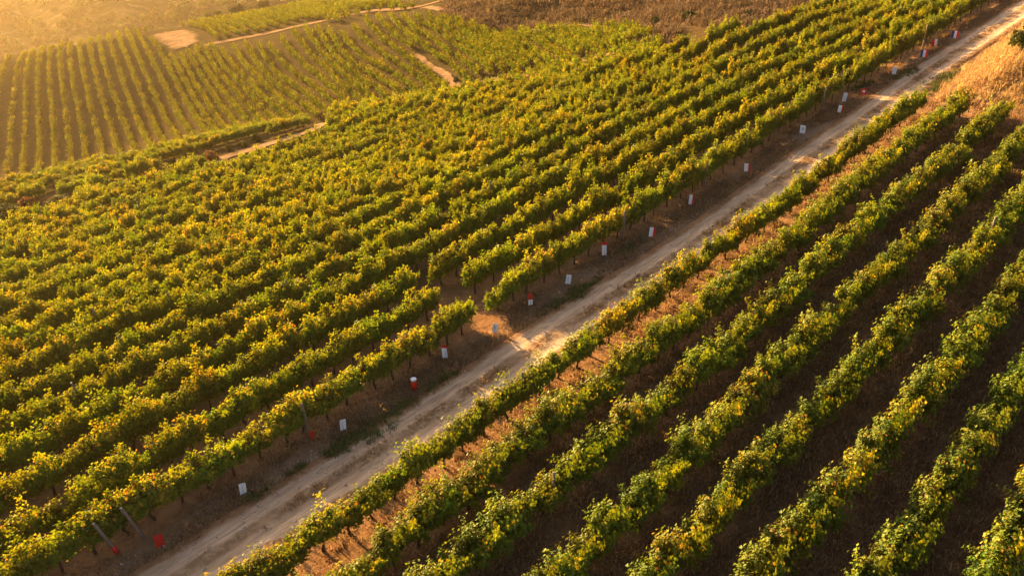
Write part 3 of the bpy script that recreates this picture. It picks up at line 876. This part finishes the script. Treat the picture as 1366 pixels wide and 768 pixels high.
for i, (px, py, r_, lab, t, base, fy) in enumerate(TR):
    q = px_point(px, py, t); x, y = q[0], q[1]; z = H1(x, y)
    s = r_ * t / FPX
    e = empty('tree', (x, y, z), rng.uniform(0, 6))
    tag(e, lab, 'tree', 'trees on the far skyline')
    top = q[2] + s
    crown = link('crown', bush_mesh(990 + i, base, 3800, .12, 30, .9, .1), None, e)
    crown.scale = (s, s, s * 1.05); cz = max(q[2] - s * .55 - z, .4); crown.location = (0, 0, cz)
    bm = bmesh.new(); rr = random.Random(i)
    tube_bm(bm, [(0, 0, -.4), (.05, 0, cz * .5), (.1, .05, cz + s * .6)], [s * .14, s * .1, s * .05], 8, .15, rr)
    for k in range(5):
        a = k * 1.26
        tube_bm(bm, [(.05, 0, cz * .8), (math.cos(a) * s * .3, math.sin(a) * s * .3, cz + s * .35), (math.cos(a) * s * .6, math.sin(a) * s * .6, cz + s * .7)], [s * .06, s * .04, s * .02], 6)
    link('trunk', bm_mesh('trunk', bm, M_TRUNK), None, e)

# ------------------------------------------------------------------ grass, weeds, litter, stones (nobody could count them)
def tuft_mesh(seed, base, n=26, h=.22, spread=.13, w=.012, lie=.7):
    g = np.random.default_rng(seed); V, F, C = [], [], []
    for k in range(n):
        a = g.uniform(0, 2 * math.pi); p = np.array([*g.normal(0, spread, 2), -.01])
        L = h * g.uniform(.5, 1.2); o = np.array([math.cos(a), math.sin(a), 0]); s = np.array([-o[1], o[0], 0]) * w * g.uniform(.7, 1.4)
        ln = g.uniform(.2, 1.) * lie
        m = p + o * L * .35 * ln + np.array([0, 0, L * .6]); t = p + o * L * ln * 1.1 + np.array([0, 0, L * (1 - .45 * ln)])
        i = len(V); V += [p - s, p + s, m + s * .8, m - s * .8, t]; F += [(i, i + 1, i + 2), (i, i + 2, i + 3), (i + 3, i + 2, i + 4)]
        C += [np.array(base) * g.uniform(.6, 1.4)] * 5
    me = mesh_np('tuft', V, F, M_GRASS); set_col(me, np.clip(np.array(C), 0, 1)); return me
def litter_mesh(seed):
    g = np.random.default_rng(seed); n = 16
    P = np.stack([g.normal(0, .35, n), g.normal(0, .25, n), g.uniform(.012, .04, n)], 1); N = np.tile([0, 0, 1.], (n, 1)) + g.normal(0, .25, (n, 3))
    C = np.array([(.20, .095, .04), (.28, .15, .06), (.13, .07, .035), (.34, .2, .09)])[g.integers(0, 4, n)]
    return leaf_cloud('litter', P, N, .10 * g.uniform(.6, 1.1, n), C, M_GRASS, True, g, 0)
def stone_mesh(seed):
    bm = bmesh.new(); bmesh.ops.create_icosphere(bm, subdivisions=1, radius=.05); r = random.Random(seed)
    for v in bm.verts: v.co = Vector((v.co.x * r.uniform(.7, 1.3), v.co.y * r.uniform(.7, 1.3), v.co.z * r.uniform(.4, .8)))
    return bm_mesh('stone', bm, M_STONE)
BROWN = (.27, .18, .105)
TC = hidden_collection('tuft_kind', [tuft_mesh(i, BROWN if i < 4 else (.36, .25, .14), 26, .2, .17) for i in range(7)] + [litter_mesh(i) for i in range(4)])
def vis(u, v, mpx=80):
    x, y = uv2xy(u, v); z = H(x, y); a, b, c = project(x, y, z)
    k = (a > -mpx) & (a < 1366 + mpx) & (b > -mpx) & (b < 768 + mpx) & (c > 4)
    return x[k], y[k], z[k], u[k], v[k]
def do_scatter(name, x, y, z, scale, idx, coll, label, cat):
    n = len(x)
    s = scale[:, None] * np.stack([nr.uniform(.8, 1.2, n), nr.uniform(.8, 1.2, n), nr.uniform(.7, 1.3, n)], 1)
    o = scatter(name, np.stack([x, y, z], 1), np.stack([nr.normal(0, .12, n), nr.normal(0, .12, n), nr.uniform(0, 6.28, n)], 1), s, idx, coll)
    return tag(o, label, cat, kind='stuff')
n = 52000
u, v = nr.uniform(-8, 62, n), nr.uniform(-8, 21.0, n)
x, y, z, u, v = vis(u, v)
k = nr.random(len(x)) < .35 + .65 * (np.sin(u * 1.3 + np.sin(v * 2.1)) * np.sin(v * 1.7 + u * .4) > -.1)
k &= (v < 16.8) | (nr.random(len(x)) < .3)
x, y, z = x[k], y[k], z[k]
do_scatter('dry_grass', x, y, z, nr.uniform(.6, 1.3, len(x)), nr.integers(0, 11, len(x)), TC, 'dry brown grass and leaf litter between the right hand rows', 'grass')
n = 8000
u, v = nr.uniform(-8, 100, n), 24.0 + np.abs(nr.normal(0, 1.1, n))
x, y, z, u, v = vis(u, v)
k = np.sin(u * .8 + 1.3 * np.sin(v * 1.1)) + np.sin(u * .31 + v * 1.6) + nr.normal(0, .5, len(u)) > -.5
x, y, z = x[k], y[k], z[k]
do_scatter('verge_grass', x, y, z, nr.uniform(.5, 1.1, len(x)), nr.integers(0, 11, len(x)), TC, 'dry trampled grass on the verge under the front row', 'grass')
n = 2600
u = nr.uniform(-8, 95, n); v = np.where(nr.random(n) < .6, 22.45 + .22 * np.sin(u * .11 + .6) + nr.normal(0, .16, n), 20.9 + nr.normal(0, .2, n))
x, y, z, u, v = vis(u, v)
k = np.sin(u * .7) + np.sin(u * 1.9 + 1) + nr.normal(0, .6, len(u)) > .1
do_scatter('track_grass', x[k], y[k], z[k] + .07, nr.uniform(.35, .8, k.sum()), nr.integers(0, 11, k.sum()), TC, 'sparse dry grass along the middle strip of the track', 'grass')
# rusty dried weeds under the first rows on the right
n = 200
u = nr.uniform(0, 57, n); rw = nr.integers(0, 3, n); v = VR - rw * ROW - nr.uniform(.2, 1.5, n)
x, y, z, u, v = vis(u, v)
k = np.sin(u * .9 + 2) + np.sin(u * 2.3 + v) > .1
WC = hidden_collection('weed_kind', [tuft_mesh(40 + i, (.20, .125, .06), 60, .34, .2, .02, .9) for i in range(4)])
do_scatter('rusty_weeds', x[k], y[k], z[k], nr.uniform(.5, 1.1, k.sum()), nr.integers(0, 4, k.sum()), WC, 'rusty dried weeds under the first rows right of the track', 'weeds')
# straw on the mound
n = 26000
u, v = nr.uniform(58, 96, n), nr.uniform(2, 20.4, n)
x, y, z, u, v = vis(u, v)
k = nr.random(len(x)) < sst(58.5, 63, u) * sst(20.4, 19.4, v)
SCOL = hidden_collection('straw_kind', [tuft_mesh(60 + i, (.52, .37, .18), 40, .5, .2, .016, 1.1) for i in range(5)])
do_scatter('straw_grass', x[k], y[k], z[k], nr.uniform(.6, 1.2, k.sum()), nr.integers(0, 5, k.sum()), SCOL, 'tall golden dry grass covering the mound at upper right', 'grass')
# green weeds on the verge
GC = hidden_collection('green_weed_kind', [tuft_mesh(80 + i, (.10, .125, .045), 44, .20, .16, .016, .9) for i in range(4)])
gx_, gy_ = [], []
for px, py, r_, cnt in [(498, 572, .9, 60), (470, 585, .6, 22), (590, 508, .5, 25), (540, 545, .5, 25), (448, 607, .35, 18), (400, 628, .3, 10), (840, 333, .5, 22), (775, 392, .7, 40),
                        (745, 405, .5, 25), (1262, 108, 1.4, 90), (1150, 118, .8, 25), (1210, 100, 1.0, 30), (350, 665, .4, 8)]:
    q = ground_hit(px, py)
    for _ in range(cnt):
        s = rng.gauss(0, r_); t = rng.gauss(0, r_ * .3); X, Y = q[0] + s * SA - t * CA, q[1] + s * CA + t * SA
        gx_.append(X); gy_.append(Y)
gx_, gy_ = np.array(gx_), np.array(gy_)
do_scatter('green_weeds', gx_, gy_, H(gx_, gy_) + .02, nr.uniform(.5, 1.1, len(gx_)), nr.integers(0, 4, len(gx_)), GC, 'low green weeds growing along the edges of the track', 'weeds')
# stones along the track edges
STC = hidden_collection('stone_kind', [stone_mesh(i) for i in range(5)])
n = 5200
u = nr.uniform(-5, 90, n); w_ = nr.random(n); v = np.where(w_ < .5, 24.2 + nr.normal(0, .55, n), np.where(w_ < .75, 20.9 + nr.normal(0, .4, n), 22.45 + nr.normal(0, .6, n)))
x, y, z, u, v = vis(u, v)
do_scatter('stones', x, y, z + np.where(np.abs(v - 22.4) < 1.4, .07, .015), nr.uniform(.3, 1.0, len(x)) ** 1.5, nr.integers(0, 5, len(x)), STC, 'small pale stones strewn along the track edges', 'stones')
# scrub on the far hillside
BC = hidden_collection('scrub_kind', [bush_mesh(1200 + i, (DARK, OLIVE, (.10, .075, .03))[i % 3], 420, .34, 12) for i in range(6)])
n = 1500
sx, sy = nr.uniform(-120, 520, n), nr.uniform(-70, 100, n)
st = 330 + (75 - sy) * .85 + 14 * np.sin(sx * .012 + 1) + 9 * np.sin(sx * .031 + sy * .02) + 5 * np.sin(sx * .07 - sy * .05)
kq = np.sin(sx * .05 + np.sin(sy * .09) * 2) + np.sin(sy * .14 + sx * .02) + nr.normal(0, .5, n) > -.2
q = px_point(sx, sy, st)[kq]
do_scatter('hill_scrub', q[:, 0], q[:, 1], q[:, 2] - .3, nr.uniform(1.2, 4.2, len(q)), nr.integers(0, 6, len(q)), BC, 'dark scrub scattered over the hazy far hillside', 'scrub')
# dry weeds on the bank above the far field, colour lowered for its shade
n = 2500
bx, by = nr.uniform(590, 1080, n), nr.uniform(-25, 32, n)
bx = np.concatenate([bx, nr.uniform(815, 905, 500)]); by = np.concatenate([by, nr.uniform(22, 58, 500)])
k = (by < 34 - .02 * np.abs(bx - 700)) | ((bx > 815) & (by > 38 - (bx - 815) * .1))
x, y = far_xy(bx[k], by[k])
do_scatter('bank_grass', x, y, H(x, y), nr.uniform(.8, 2.2, len(x)), nr.integers(0, 4, len(x)), hidden_collection('bank_kind', [tuft_mesh(140 + i, (.15, .105, .068), 40, .4, .25, .025, 1.) for i in range(4)]), 'dry brown grass on the bank at the top', 'grass')

# ------------------------------------------------------------------ haze
hm = bpy.data.materials.new('haze'); hm.use_nodes = True
nt = hm.node_tree
nt.nodes.remove(nt.nodes['Principled BSDF'])
pv = nt.nodes.new('ShaderNodeVolumePrincipled')
pv.inputs['Color'].default_value = (1.0, .78, .45, 1)
pv.inputs['Density'].default_value = .0002
pv.inputs['Anisotropy'].default_value = .78
nt.links.new(pv.outputs[0], nt.nodes['Material Output'].inputs['Volume'])
zmin = min(float(GZ.min()), float(hq[:, 2].min())) - 1.0
bm = bmesh.new(); bmesh.ops.create_cube(bm, size=1.0)
me = bpy.data.meshes.new('haze'); bm.to_mesh(me); bm.free(); me.materials.append(hm)
ztop = max(Z0 + 3.0, float(GZ.max()) + 4, float(hq[:, 2].max()) + 8)
hz = link('haze', me)
x0, x1, y0, y1 = min(-720, hq[:, 0].min() - 5), max(720, hq[:, 0].max() + 5), -320, max(720, hq[:, 1].max() + 5)
hz.location = ((x0 + x1) / 2, (y0 + y1) / 2, (zmin + ztop) / 2)
hz.scale = (x1 - x0, y1 - y0, ztop - zmin)
tag(hz, kind='stuff')
print('vines', len(A), 'single', single.sum(), 'far', len(fp), 'z', GZ.min(), GZ.max(), zmin, ztop)
